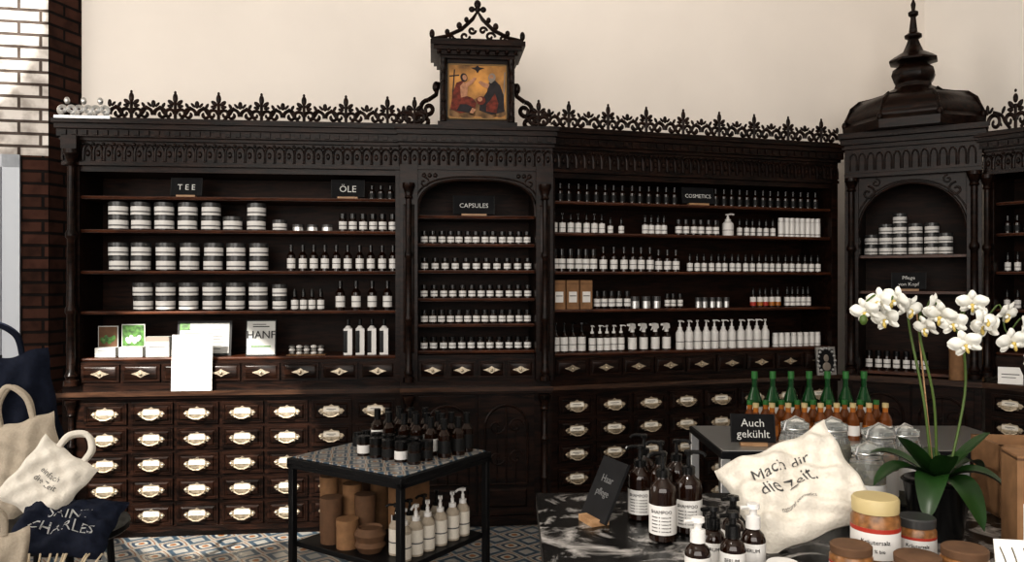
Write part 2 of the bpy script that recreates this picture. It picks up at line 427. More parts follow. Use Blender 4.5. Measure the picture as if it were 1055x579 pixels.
# --- corner tower cabinet
mb=MB()
mb.box(0,LT,.44,.46,.90,2.30,'woodback')
mb.box(0,.09,.0,.46,.90,2.30,'wood'); mb.box(LT-.09,LT,.0,.46,.90,2.30,'wood')
archpanel(mb,.09,LT-.09,1.93,2.25,2.32,.02,.10,n=2)
for sx in(0,1):
    cx=.15 if not sx else LT-.15
    mb.tube(spiral(cx,2.19,.05,.008,90,90+(420 if sx else -420),20,.016),.008,'wood')
    mb.tube(spiral(cx+(.05 if not sx else -.05),2.26,.03,.006,90,90+(400 if sx else -400),20,.016),.006,'wood')
    column(mb,.045 if not sx else LT-.045,-.025,.92,2.30,.024)
for z in(1.754,1.50,.93):
    mb.box(.09,LT-.09,.10,.44,z-.022,z,'shelf')
mb.box(0,LT,-.03,.46,2.30,2.33,'wood')
mb.box(0,LT,-.02,.46,2.33,2.52,'wood')
for i in range(14):
    c=.03+(LT-.06)*(i+.5)/14
    mb.tube([(c-.022,-.024,2.35)]+[(c-.022*math.cos(D(a)),-.024,2.42+.05*math.sin(D(a))) for a in range(0,181,36)]+[(c+.022,-.024,2.35)],.006,'wood',seg=5)
for k,(o,z0,z1) in enumerate(((.04,2.50,2.53),(.06,2.53,2.57),(.09,2.57,2.61))):
    mb.box(-o*.4,LT+o*.4,-o,.46,z0,z1,'wood')
mb.box(0,LT,.05,.6,.06,.86,'wood'); mb.box(0,LT,.07,.6,0,.06,'wood'); mb.box(-.02,LT+.02,0,.6,.86,.90,'ctop')
door(mb,.04,LT/2,.08,.84,.05); door(mb,LT/2,LT-.04,.08,.84,.05)
pr=[(.0,2.61),(.48,2.61),(.485,2.67),(.46,2.70),(.465,2.72),(.45,2.75),(.425,2.81),(.37,2.855),(.28,2.875),(.20,2.90),(.165,2.93),(.13,2.95),(.12,2.98),(.135,3.0),(.15,3.04),(.14,3.08),(.10,3.11),(.095,3.12),(.165,3.135),(.165,3.15),(.13,3.175),(.07,3.21),(.045,3.27),(.035,3.30),(.06,3.315),(.06,3.33),(.03,3.35),(.022,3.42),(.018,3.46),(.035,3.475),(.035,3.495),(.012,3.51),(.018,3.55),(.0,3.60)]
mb.lathe(pr,'wood',T(LT/2,.26,0),8,rot=D(22.5))
for k in range(8):
    a=D(22.5+45*k)
    mb.tube([(LT/2+r*math.cos(a),.26+r*math.sin(a),z) for r,z in pr[3:11]],.010,'wood')
    mb.ball((LT/2+.47*math.cos(a),.26+.47*math.sin(a),2.69),.02,'wood',sz=1.4)
mb.done('domed_corner_cabinet',FT,bevel=.002)
# --- right end section
mb=MB()
mb.box(0,LE,.40,.42,.94,2.28,'woodback')
for a in(0,.55,LE-.06): mb.box(a,a+.06,.03,.42,.94,2.28,'wood')
shelves(mb,.06,LE-.06,SH); cornice(mb,0,LE,.03); crest(mb,.02,LE,2.54,h=.25,unit=.30)
column(mb,.03,.0,.94,2.27,.022)
mb.box(0,LE,.05,.42,.94,1.08,'wood')
mb.box(-.02,LE,0,.5,.86,.90,'ctop'); mb.box(.0,LE,.05,.5,0,.86,'wood')
for i in range(5):
    for j in range(5): drawer(mb,.03+.25*i,.28+.25*i,.065+.155*j,.065+.155*(j+1),.05)
mb.done('apothecary_shelving',FE,bevel=.0025)
# --- shrine with painting
mb=MB()
c=.485; z0=2.541; zt=2.965
mb.box(c-.25,c+.25,-.02,.36,z0,z0+.03,'wood')
mb.box(c-.235,c-.19,.0,.34,z0+.03,zt,'wood'); mb.box(c+.19,c+.235,.0,.34,z0+.03,zt,'wood')
mb.box(c-.235,c+.235,.03,.34,z0+.03,zt,'wood')
mb.box(c-.2,c+.2,.005,.05,z0+.03,z0+.045,'wood'); mb.box(c-.2,c+.2,.005,.05,zt-.025,zt,'wood')
for sx in(-1,1):
    column(mb,c+sx*.214,-.02,z0+.03,zt,.012)
    mb.tube(spiral(c+sx*.31,z0+.13,.055,.012,90 if sx>0 else 90,90-sx*430,22,.1),.015,'wood')
    mb.tube(spiral(c+sx*.335,z0+.05,.05,.010,90,90-sx*430,22,.1),.015,'wood')
    mb.tube([(c+sx*.245,.1,z0+.30),(c+sx*.26,.1,z0+.22),(c+sx*.31,.1,z0+.185)],.015,'wood')
    mb.ball((c+sx*.26,.1,z0+.27),.024,'wood',sz=1.5)
    mb.ball((c+sx*.37,.1,z0+.10),.02,'wood',sz=1.2)
for o,a,b in((.0,.0,.02),(.02,.02,.045),(.04,.045,.07),(.06,.07,.10),(.045,.10,.112)):
    mb.box(c-.235-o,c+.235+o,-.02-o,.34+o*.3,zt+a,zt+b,'wood')
for k in range(9):
    mb.ball((c-.24+.06*k,-.06,zt+.035),.013,'wood',seg=8)
zb=zt+.112
Q=T(c,0,zb)@SC(1,1,.95)
mb.tube([(-.29,.0,.01),(-.2,.0,.03),(-.1,.0,.08),(-.03,.0,.15),(0,.0,.2),(.03,.0,.15),(.1,.0,.08),(.2,.0,.03),(.29,.0,.01)],.013,'wood',Q)
for sx in(-1,1):
    for x,z,r in((.08,.035,.032),(.16,.022,.02),(.035,.075,.025),(.23,.014,.012)):
        mb.tube(spiral(sx*x,z,r,.006,0,sx*380,16,0),.009,'wood',Q)
    mb.ball((sx*.285,0,.045),.017,'wood',Q,sz=1.8)
    mb.ball((sx*.115,0,.105),.018,'wood',Q,sz=1.3); mb.ball((sx*.19,0,.06),.016,'wood',Q,sz=1.3); mb.ball((sx*.07,0,.145),.015,'wood',Q,sz=1.3)
    mb.ball((sx*.036,0,.215),.020,'wood',Q,sy=.6)
mb.ball((0,0,.25),.022,'wood',Q,sy=.6,sz=1.3); mb.ball((0,0,.215),.020,'wood',Q,sy=.6)
mb.done('carved_shrine_case',FC,bevel=.002)
mb=MB()
x0,x1,zA,zB=c-.186,c+.186,z0+.048,zt-.028
y=.004
mb.box(x0,x1,y,.028,zA,zB,'gold')
for a,b,d,e in((x0-.0,x0+.008,zA,zB),(x1-.008,x1,zA,zB),(x0,x1,zA,zA+.008),(x0,x1,zB-.008,zB)): mb.box(a,b,y-.006,y,d,e,'oldgold')
def P(pts,mat,lift): mb.poly([(c+a*1.1,zA+b*1.04) for a,b in pts],y-lift,y,mat)
def PE(cx,cz,rx,rz,mat,lift,ang=0):
    ca,sa=math.cos(D(ang)),math.sin(D(ang))
    P([(cx+rx*math.cos(D(t))*ca-rz*math.sin(D(t))*sa,cz+rx*math.cos(D(t))*sa+rz*math.sin(D(t))*ca) for t in range(0,360,20)],mat,lift)
for cx,cz,rx,rz in((-.12,.04,.05,.03),(-.06,.03,.05,.025),(.0,.045,.05,.03),(.06,.03,.05,.025),(.12,.045,.045,.03),(.0,.10,.03,.03)): PE(cx,cz,rx,rz,'cloud',.001)
P([(-.155,.06),(-.10,.035),(-.02,.05),(-.005,.10),(-.03,.13),(-.06,.14),(-.055,.20),(-.085,.235),(-.12,.22),(-.14,.16)],'robeR',.002)
P([(-.12,.05),(-.05,.04),(-.02,.07),(-.06,.09),(-.10,.09)],'robeB',.003)
P([(-.095,.13),(-.06,.14),(-.055,.20),(-.08,.225),(-.10,.20)],'skin',.003)
P([(-.07,.19),(-.03,.215),(-.005,.25),(-.018,.255),(-.045,.232),(-.08,.212)],'skin',.0035)
PE(-.078,.252,.020,.026,'robeB',.003,12); PE(-.074,.252,.012,.017,'skin',.004,12)
P([(-.045,.04),(-.025,.035),(-.01,.06),(-.03,.07)],'skin',.004)
P([(-.150,.06),(-.143,.06),(-.128,.30),(-.135,.30)],'robeB',.0015); P([(-.160,.255),(-.105,.262),(-.105,.270),(-.160,.263)],'robeB',.0015)
P([(.010,.055),(.08,.030),(.155,.05),(.15,.15),(.13,.21),(.10,.240),(.065,.225),(.055,.17),(.03,.13),(.015,.10)],'robeB',.002)
P([(.05,.05),(.11,.04),(.12,.10),(.10,.16),(.075,.12),(.05,.09)],'robeR',.003)
PE(.083,.255,.021,.027,'hairgrey',.003,-10); PE(.080,.258,.012,.015,'skin',.004,-10); PE(.078,.236,.011,.016,'hairgrey',.0045,-10)
P([(.06,.19),(.03,.20),(.005,.225),(.015,.235),(.045,.222),(.07,.215)],'skin',.0035)
PE(.02,.115,.026,.026,'robeR',.004); PE(.014,.122,.014,.014,'skin',.0045)
P([(.145,.08),(.151,.08),(.160,.29),(.154,.29)],'hairgrey',.0015)
P([(-.04,.312),(-.012,.300),(0,.280),(.012,.300),(.04,.312),(.012,.315),(0,.328),(-.012,.315)],'robeB',.002)
mb.done('trinity_painting',FC)
# ---------------------------------------------------------------- goods
def teajar(mb,M,r=.058,h=.083):
    mb.stack([(r*.97,h*.10,'black'),(r,h*.17,'label'),(r*1.001,h*.10,'labelg'),(r,h*.32,'label'),(r*.97,h*.06,'black'),(r*1.03,h*.23,'lid'),(r*.98,h*.02,'lid')],M,18)
def pill(mb,M,r=.026,h=.08):
    mb.stack([(r*.97,h*.12,'amber'),(r,h*.18,'label'),(r*1.001,h*.05,'labelg'),(r,h*.2,'label'),((r*.97,r*.8),h*.16,'amber'),(r*.85,h*.27,'black')],M,12)
def dropper(mb,M,r=.02,h=.115):
    mb.stack([(r*.97,h*.05,'amber'),(r,h*.15,'label'),(r*1.001,h*.04,'labelg'),(r,h*.22,'label'),(r*.97,h*.06,'amber'),((r*.97,r*.5),h*.08,'amber'),(r*.6,h*.22,'black'),((r*.5,r*.3),h*.14,'black')],M,12)
def oil(mb,M,r=.026,h=.15,lab='label'):
    mb.stack([(r*.97,h*.10,'amber'),(r,h*.17,lab),(r*1.001,h*.03,'labelg'),(r,h*.18,lab),(r*.97,h*.12,'amber'),((r*.97,r*.42),h*.14,'amber'),(r*.4,h*.06,'amber'),(r*.5,h*.2,'black')],M,12)
def sqoil(mb,M,w=.024,h=.22):
    mb.box(-w,w,-w,w,0,h*.74,'white',M); mb.box(-w*1.02,-w*.1,-w*1.03,-w,h*.06,h*.68,'black',M)
    mb.stack([((w*.9,w*.4),h*.08,'white'),(w*.45,h*.18,'black')],M@T(0,0,h*.74),12)
def darkb(mb,M,r=.024,h=.12):
    mb.stack([(r*.97,h*.1,'amber'),(r,h*.3,'matblack'),(r*.97,h*.12,'amber'),((r*.97,r*.45),h*.13,'amber'),(r*.5,h*.25,'black')],M,12)
def pump(mb,M,r=.028,h=.17,body='white',lab='label',cap='white',a=None,seg=14):
    hb=h*.66
    mb.stack([(r*.97,hb*.06,body),(r,hb*.3,lab),(r*1.001,hb*.04,'labelg'),(r,hb*.36,lab),(r*.97,hb*.08,body),((r*.97,r*.48),hb*.16,body),(r*.52,h*.08,cap),(r*.25,h*.1,cap),(r*.16,h*.08,cap)],M,seg)
    a=random.uniform(-60,60)+(-90) if a is None else a
    Q=M@T(0,0,h*.93)@RZ(a)
    mb.box(-r*.3,r*.35,-r*.3,r*.3,-h*.02,h*.04,cap,Q)
    mb.tube([(r*.2,0,h*.02),(r*.9,0,h*.02),(r*1.35,0,-h*.012)],r*.17,cap,Q,seg=6)
def spray(mb,M,r=.027,h=.17):
    hb=h*.62
    mb.stack([(r*.97,hb*.06,'amber'),(r,hb*.65,'label'),(r*.97,hb*.08,'amber'),((r*.97,r*.45),hb*.2,'amber'),(r*.5,h*.08,'white')],M,12)
    Q=M@T(0,0,h*.70)@RZ(random.uniform(-150,-170))
    mb.poly([(-r*.9,h*.05),(-r*.3,h*0),(r*.5,0),(r*.6,h*.10),(r*1.6,h*.13),(r*1.6,h*.2),(r*.3,h*.22),(-r*.7,h*.19)],-r*.35,r*.35,'white',Q)
    mb.tube([(r*.8,0,h*.12),(r*1.0,0,h*.04),(r*1.3,0,-h*.03)],r*.14,'white',Q)
def tube_w(mb,M,r=.022,h=.13): mb.stack([(r,h*.12,'white'),(r,h*.04,'labelg'),(r,h*.6,'white'),((r,r*.9),h*.02,'tin'),(r*.92,h*.2,'white')],M,12)
def tin(mb,M,r=.035,h=.03): mb.stack([(r,h*.6,'tin'),(r*1.03,h*.4,'lid')],M,14)
def colored(mb,M,r=.02,h=.12): mb.stack([(r*.97,h*.06,'amber'),(r,h*.2,random.choice(['red','orange','yellow'])),(r,h*.25,'label'),((r*.97,r*.5),h*.12,'amber'),(r*.6,h*.22,'black'),((r*.5,r*.3),h*.12,'black')],M,12)
def row(name,F,fn,u0,u1,n,z,v=.15,depth=1,dv=.07,**k):
    mb=MB()
    for d in range(depth):
        for i in range(n):
            u=u0+(u1-u0)*(i/(n-1) if n>1 else 0)+random.uniform(-.003,.003)
            fn(mb,T(u,v+d*dv+random.uniform(-.004,.004),z+.0008)@RZ(random.uniform(0,20)),**k)
    return mb.done(name,F)
def stacks(name,F,cols,z,v=.165,r=.058,h=.083):
    mb=MB()
    for u,n in cols:
        for k in range(n): teajar(mb,T(u+random.uniform(-.003,.003),v,z+.0008+k*(h*.972)),r,h)
    return mb.done(name,F)
stacks('tea_jar_stack',FL,[(.285,2),(.418,2),(.558,2),(.70,2),(.842,2),(.975,1),(1.12,2)],1.885,h=.088)
stacks('tea_jar_stack',FL,[(.285,2),(.418,2),(.565,2),(.71,2),(.855,2),(.995,2),(1.135,2)],1.633,h=.088)
stacks('tea_jar_stack',FL,[(.43,2),(.565,2),(.705,2),(.85,2),(.99,2),(1.13,2)],1.385,h=.088)
stacks('tea_jar_stack',FL,[(1.262,1)],1.885,r=.045,h=.07); stacks('tea_jar_stack',FL,[(1.262,2)],1.385,r=.045)
row('balm_tin_row',FL,tin,1.38,1.56,3,1.885,v=.13,depth=1,h=.04)
row('medicine_bottle_row',FL,pill,1.66,1.97,6,1.885,r=.026,h=.115)
row('oil_bottle_row',FL,oil,1.335,1.975,10,1.633,h=.165)
row('dropper_bottle_row',FL,dropper,1.36,1.52,4,1.385,h=.14,r=.023)
row('oil_bottle_row',FL,oil,1.64,1.94,4,1.385,r=.03,h=.185)
row('boxed_oil_bottle_row',FL,sqoil,1.69,1.92,4,1.10,w=.027,h=.225)
row('dark_bottle_row',FL,darkb,1.84,1.96,3,2.09,h=.10)
for i,z in enumerate(CS[1:]):
    row('capsule_jar_row',FC,pill,.15,.82,[13,11,12,13,12][i],z,v=.155,depth=1,r=.0245,h=[.083,.08,.085,.09,.085][i])
row('dark_bottle_row',FR,darkb,.10,.94,14,2.09,h=.135,r=.022); row('dark_bottle_row',FR,darkb,1.26,2.08,14,2.09,h=.135,r=.022)
row('pump_bottle_row',FR,pump,.06,.40,7,1.885,h=.135,r=.022,body='amber',cap='black')
row('dropper_bottle_row',FR,dropper,.46,.54,2,1.885); row('dropper_bottle_row',FR,dropper,.72,.86,4,1.885,h=.14,r=.022)
row('medicine_bottle_row',FR,pill,.97,1.26,6,1.885,h=.11,r=.024)
row('white_bottle',FR,pump,1.36,1.36,1,1.885,r=.04,h=.16)
row('dropper_bottle_row',FR,dropper,1.45,1.72,6,1.885,h=.13); row('white_tube_row',FR,tube_w,1.79,2.10,8,1.885,h=.14)
row('medicine_bottle_row',FR,pill,.06,.34,6,1.633,r=.026,h=.15); row('oil_bottle_row',FR,oil,.41,.56,3,1.633,h=.165)
row('oil_bottle_row',FR,oil,.63,.75,3,1.633,h=.165); row('oil_bottle_row',FR,oil,.82,.95,3,1.633,h=.15)
row('dropper_bottle_row',FR,dropper,1.06,2.10,20,1.633,h=.13,r=.021)
mb=MB()
for i in range(3):
    a=.035+.095*i; mb.box(a,a+.085,.10,.18,1.3855,1.575,'kraft')
    mb.box(a+.015,a+.07,.098,.10,1.43,1.50,'label'); mb.box(a+.02,a+.065,.097,.098,1.47,1.475,'labeltxt'); mb.box(a,a+.085,.098,.10,1.55,1.553,'kraftd')
mb.done('kraft_box_row',FR)
row('medicine_bottle_row',FR,pill,.36,.58,5,1.385,r=.024,h=.12); row('balm_tin_row',FR,tin,.64,.80,3,1.385,h=.08,r=.03)
row('medicine_bottle_row',FR,pill,.88,.98,3,1.385,r=.02,h=.10); row('balm_tin_row',FR,tin,1.12,1.34,5,1.385,h=.07,r=.022)
row('tincture_bottle_row',FR,colored,1.56,1.76,5,1.385,h=.14,r=.022); row('dropper_bottle_row',FR,dropper,1.84,2.02,5,1.385,h=.15,r=.022)
row('pump_bottle_row',FR,pump,.07,.25,4,1.10,h=.20,r=.027,body='amber',cap='black'); row('pump_bottle_row',FR,pump,.33,.54,5,1.10,h=.18,r=.024,body='amber',cap='white')
row('spray_bottle_row',FR,spray,.62,.88,4,1.10,h=.20,r=.03); row('pump_bottle_row',FR,pump,.98,1.66,11,1.10,h=.205,r=.030)
row('white_tube_row',FR,tube_w,1.74,2.10,8,1.10,h=.10)
stacks('cream_jar_stack',FT,[(.15,2),(.245,3),(.34,4),(.44,3),(.54,3),(.63,2)],1.754,v=.22,r=.046,h=.076)
row('medicine_bottle_row',FT,pill,.14,.50,7,.93,v=.2,r=.024,h=.14)
row('dark_bottle_row',FE,darkb,.10,.52,8,1.885,h=.13); row('dropper_bottle_row',FE,dropper,.10,.52,8,1.633,h=.13); row('dropper_bottle_row',FE,dropper,.10,.52,8,1.385,h=.13)
row('dark_bottle_row',FE,darkb,.65,1.2,8,1.633,h=.13)
def sign(F,u,z,w,h,txt,size,v=.13,tilt=-8,text2=None,base=True):
    mb=MB(); R=RX(tilt)
    mb.box(-w/2,w/2,-.004,.004,.012,h,'board',R)
    for s_ in((-w/2,-w/2+.004),(w/2-.004,w/2)): mb.box(s_[0],s_[1],-.006,.005,.012,h,'matblack',R)
    mb.text(txt,size,'chalk',R@T(0,-.005,h*(.5 if not text2 else .7)))
    if text2: mb.text(text2,size,'chalk',R@T(0,-.005,h*.35))
    if base: mb.box(-w*.3,w*.3,-.018,.022,.0,.014,'oak')
    return mb.done('chalkboard_sign',F@T(u,v,z+.001))
sign(FL,.70,2.09,.19,.125,'T E E',.05); sign(FL,1.69,2.09,.21,.125,'ÖLE',.06)
sign(FC,.47,1.99,.27,.135,'CAPSULES',.042,v=.15); sign(FR,1.10,2.09,.25,.125,'COSMETICS',.038,v=.11)
sign(FT,.40,1.50,.22,.13,'Pflege',.035,v=.13,text2='von Kopf')
mb=MB()
for u,w,h,m in((.22,.12,.19,'green'),(.37,.14,.20,'paper')):
    mb.box(u-w/2,u+w/2,0,.05,1.101,1.101+h*.3,'card'); mb.box(u-w/2,u+w/2,.05,.056,1.101,1.101+h,'card'); mb.box(u-w/2+.006,u+w/2-.006,.047,.05,1.101+h*.32,1.101+h*.97,'green' if m=='paper' else 'kraftd')
    for q in range(3): mb.box(u-w*.35,u+w*.35,-.001,0,1.112+.013*q,1.115+.013*q,'labelg')
    for q in range(4): mb.ball((u-.03+.02*q,.047,1.20+.012*(q%2)),.014,'green' if m=='green' else 'card',sy=.1,sz=1.6,rot=20*q-30)
mb.box(.46,.60,.0,.05,1.101,1.225,'card'); mb.box(.48,.58,-.001,0,1.16,1.166,'labelg'); mb.box(.48,.56,-.001,0,1.145,1.149,'labelg'); mb.box(.46,.60,-.001,0,1.195,1.225,'hairgrey')
mb.done('leaflet_box_set',FL@T(0,.12,0))
mb=MB()
mb.box(-.165,.165,0,.014,0,.22,'matblack'); mb.box(-.15,.15,-.002,0,.015,.205,'card')
for k in range(7): mb.box(-.12,.10+.01*(k%3),-.003,-.002,.04+.02*k,.045+.02*k,'labelg')
mb.box(-.15,-.09,-.003,-.002,.16,.205,'green')
mb.done('framed_notice',FL@T(.80,.15,1.101)@RX(-8))
mb=MB()
for k in range(3):
    mb.box(-.12+.004*k,.12-.003*k,-.004*k,-.004*k+.002,0,.34,'paper')
mb.box(-.05,.05,.002,.035,0,.006,'oak')
mb.done('paper_price_list',FL@T(.765,.01,.9015)@RX(-4))
mb=MB()
mb.box(-.092,.092,0,.03,0,.225,'matblack'); mb.box(-.086,.086,-.002,0,.008,.217,'card'); mb.text('HANF',.068,'labeltxt',T(0,-.006,.13),ext=.002); mb.box(-.06,.06,-.005,-.002,.055,.063,'green'); mb.box(-.05,.05,-.005,-.002,.18,.186,'labeltxt'); mb.box(-.05,.03,-.005,-.002,.195,.199,'labeltxt')
mb.done('hemp_book',FL@T(1.155,.11,1.101)@RX(-6))
mb=MB()
for i in range(5):
    for k in range(3):
        mb.ball((-.09+.045*i,0,.012+.02*k),.02,'label' if (i+k)%2 else 'tin',sz=.6,sy=1.5)
mb.box(-.12,.12,-.04,.04,0,.004,'kraft')
mb.done('soap_bar_pile',FL@T(1.43,.15,1.1008))
mb=MB(); mb.box(-.08,.08,-.006,.006,0,.20,'tin'); mb.box(-.062,.062,-.008,-.006,.02,.18,'board'); 
for k in range(16):
    a=k/16*6.28; mb.ball((.07*math.cos(a),-.01,.10+.09*math.sin(a)),.012,'tin',seg=8)
mb.ball((0,-.008,.12),.022,'hairgrey',sy=.15,sz=1.2); mb.ball((0,-.008,.06),.035,'hairgrey',sy=.1,sz=.9)
mb.box(-.05,.05,0,.04,0,.008,'tin')
mb.done('ornate_photo_frame',FR@T(2.06,.0,.9015)@RX(-6))
mb=MB()
for x in(0,.11): mb.lathe([(0,0),(.05,0),(.05,.20),(.052,.20),(.052,.26),(0,.26)],'kraft',T(x,0,0),20)
mb.done('kraft_gift_tube',FT@T(.70,.06,.901))
mb=MB(); mb.box(-.07,.07,-.002,.002,0,.11,'paper'); mb.box(-.04,.04,0,.04,0,.004,'paper'); mb.box(-.05,.05,-.003,-.002,.06,.066,'ink'); mb.box(-.05,.03,-.003,-.002,.04,.045,'ink')
mb.done('price_card',FE@T(.16,.02,.901)@RZ(20)@RX(-8))
# ---------------------------------------------------------------- room
def wallseg(name,p0,p1,z0,z1,mat,th=.12):
    a=Vector((*p0,0)); b=Vector((*p1,0)); L=(b-a).length; ang=math.degrees(math.atan2(b.y-a.y,b.x-a.x))
    mb=MB(); mb.box(0,L,0,th,z0,z1,mat); return mb.done(name,T(a.x,a.y,0)@RZ(ang))
wallseg('wall_back',(-2.86,5.29),(3.42,6.60),0,4.6,'plaster')
wallseg('wall_right',(3.42,6.60),(6.1,1.5),0,4.6,'plasterR')
wallseg('wall_left_pier',(-2.93,5.03),(-2.86,5.29),0,4.6,'brickshaded',.1)
wallseg('wall_left',(-3.08,4.99),(-2.93,5.03),0,2.36,'brickshaded',.1)
wallseg('wall_left_upper',(-4.2,4.78),(-2.93,5.03),2.36,4.6,'bricksunlit',.1)
wallseg('wall_front_right',(6.1,1.5),(6.1,-2.2),0,4.6,'plaster')
wallseg('wall_left_side',(-4.2,-2.2),(-4.2,4.78),0,4.6,'plaster')
mb=MB(); mb.box(-4.4,6.4,-2.4,7.2,-.1,0,'tile'); mb.done('floor')
mb=MB(); mb.box(-4.4,6.4,-2.4,7.2,4.6,4.7,'ceilm'); mb.done('ceiling')
mb=MB()
mb.box(-.10,0,-.02,.06,0,2.36,'frame_white'); mb.box(-.95,0,-.02,.06,2.28,2.36,'frame_white'); mb.box(-.95,-.87,-.02,.06,0,2.3,'frame_white'); mb.box(-.9,-.1,.0,.05,0,.3,'frame_white')
mb.box(-.135,-.105,-.03,.05,0,2.28,'pane'); mb.box(-.9,-.1,.0,.05,1.2,1.25,'frame_white')
mb.box(-.9,-.1,.03,.035,.3,2.3,'paper')
mb.done('window_1',T(-3.08,4.99,0)@RZ(14))
# ---------------------------------------------------------------- middle display table
ang=56; ct=(-.575,3.78)
FM=T(ct[0],ct[1],0)@RZ(ang-90)
mb=MB(); a,b=.355,.325
mb.box(-a,a,-b,b,.72,.745,'steel'); mb.box(-a+.02,a-.02,-b+.02,b-.02,.745,.752,'tabletile')
for sx in(-1,1):
    for sy in(-1,1): 
        x=sx*(a-.02); y=sy*(b-.02); mb.box(x-.015,x+.015,y-.015,y+.015,0,.72,'steel')
mb.box(-a+.03,a-.03,-b+.03,b-.03,.33,.355,'steel')
mb.box(-a,a,-b,-b+.03,.70,.72,'steel'); mb.box(-a,a,b-.03,b,.70,.72,'steel'); mb.box(-a,-a+.03,-b,b,.70,.72,'steel'); mb.box(a-.03,a,-b,b,.70,.72,'steel')
mb.done('display_table',FM,bevel=.002)
mb=MB()
for i in range(6):
    for j in range(3):
        x=-.17+.088*i+random.uniform(-.01,.01); y=.08+.08*j; hh=1.0 if (i*2+j)%3 else 1.12
        mb.stack([(.031,.02,'amber'),(.0315,.058*hh,'label' if (i+j)%4==0 else 'matblack'),(.031,.025,'amber'),((.031,.013),.025,'amber'),(.016,.05,'black')],T(x,y,.7525),16)
mb.done('amber_bottle_group',FM)
mb=MB()
for i in range(5):
    for j in range(2):
        x=-.08+.078*i; y=-.10+.085*j
        mb.stack([(.030,.012,'amber'),(.0305,.038,'label' if (i+j)%3==0 else 'matblack'),(.030,.012,'amber'),(.031,.028,'black')],T(x,y,.7525),16)
for i in range(4): mb.stack([(.024,.045,'matblack'),(.022,.02,'black')],T(-.26,.22-.06*i,.7525),16)
mb.done('small_jar_group',FM)
mb=MB()
R0=.3555
for x,y,h,r,m in((-.27,-.14,.28,.043,'kraft'),(-.18,-.21,.21,.05,'kraftd'),(-.27,-.03,.30,.045,'kraft'),(-.165,-.09,.25,.045,'kraft'),(-.25,.12,.26,.05,'kraftd'),(-.14,.07,.31,.045,'kraft'),(-.065,-.22,.13,.05,'kraft'),(-.06,-.11,.22,.048,'kraftd')):
    mb.lathe([(0,0),(r,0),(r,h*.75),(r*1.03,h*.75),(r*1.03,h),(r*.97,h),(0,h-.002)],m,T(x,y,R0),20)
mb.done('kraft_tube_group',FM)
mb=MB()
mb.lathe([(0,0),(.05,0),(.07,.03),(.06,.05),(.072,.08),(.055,.11),(.05,.10),(0,.1)],'kraftd',T(0,0,0),20)
mb.done('ceramic_cup_stack',FM@T(.06,-.2,R0))
mb=MB()
for x,y in((.26,-.20),(.26,-.12),(.26,-.04),(.26,.05),(.26,.14),(.26,.22),(.18,-.16),(.18,-.07),(.18,.03),(.18,.12)):
    pump(mb,T(x,y,R0),r=.034,h=.23,body='canvas2',lab='canvas',cap='black' if x<.2 else 'white')
mb.done('pump_bottle_group',FM)
mb=MB()
mb.box(-.05,.05,-.09,.09,0,.26,'kraft'); mb.box(-.03,.03,-.092,-.09,.05,.12,'label')
mb.done('kraft_box',FM@T(.07,.05,R0))
# ---------------------------------------------------------------- juice table
mb=MB(); X0,X1,Y0,Y1,H=.88,2.25,3.35,3.95,.85
mb.box(X0,X1,Y0,Y1,H-.03,H,'steel'); mb.box(X0+.01,X1-.01,Y0+.01,Y1-.01,H,H+.004,'tin')
for x in(X0,X1-.04):
    for y in(Y0,Y1-.04): mb.box(x,x+.04,y,y+.04,0,H-.03,'tin')
mb.box(X0+.04,X1-.04,Y0+.02,Y1-.02,.3,.32,'steel')
mb.done('side_display_table',bevel=.003)
H+=.0045
mb=MB()
for i in range(7):
    x=1.17+.088*i; y=3.84
    mb.stack([(.036,.14,'greenglass'),((.036,.014),.065,'greenglass'),(.013,.04,'greenglass'),(.015,.035,'greencap')],T(x,y,H),16)
    mb.stack([(.0368,.001,'label'),(.0368,.07,'label'),(.0368,.001,'label')],T(x,y,H+.04),16)
mb.done('green_bottle_row')
mb=MB()
for i in range(9):
    for j in range(2):
        x=1.10+.073*i; y=3.68-.09*j
        mb.stack([(.029,.09,'juice'),((.029,.012),.035,'juice'),(.012,.02,'orange'),(.014,.02,'yellow' if j else 'greencap')],T(x,y,H),14)
        mb.stack([(.0296,.001,'orange'),(.0296,.045,'label' if (i+j)%2 else 'orange'),(.0296,.001,'orange')],T(x,y,H+.02),14)
mb.done('juice_bottle_group')
s_=sign(T(1.05,3.46,H)@RZ(-6),0,0,.19,.135,'Auch',.048,v=0,tilt=-14,text2='gekühlt')
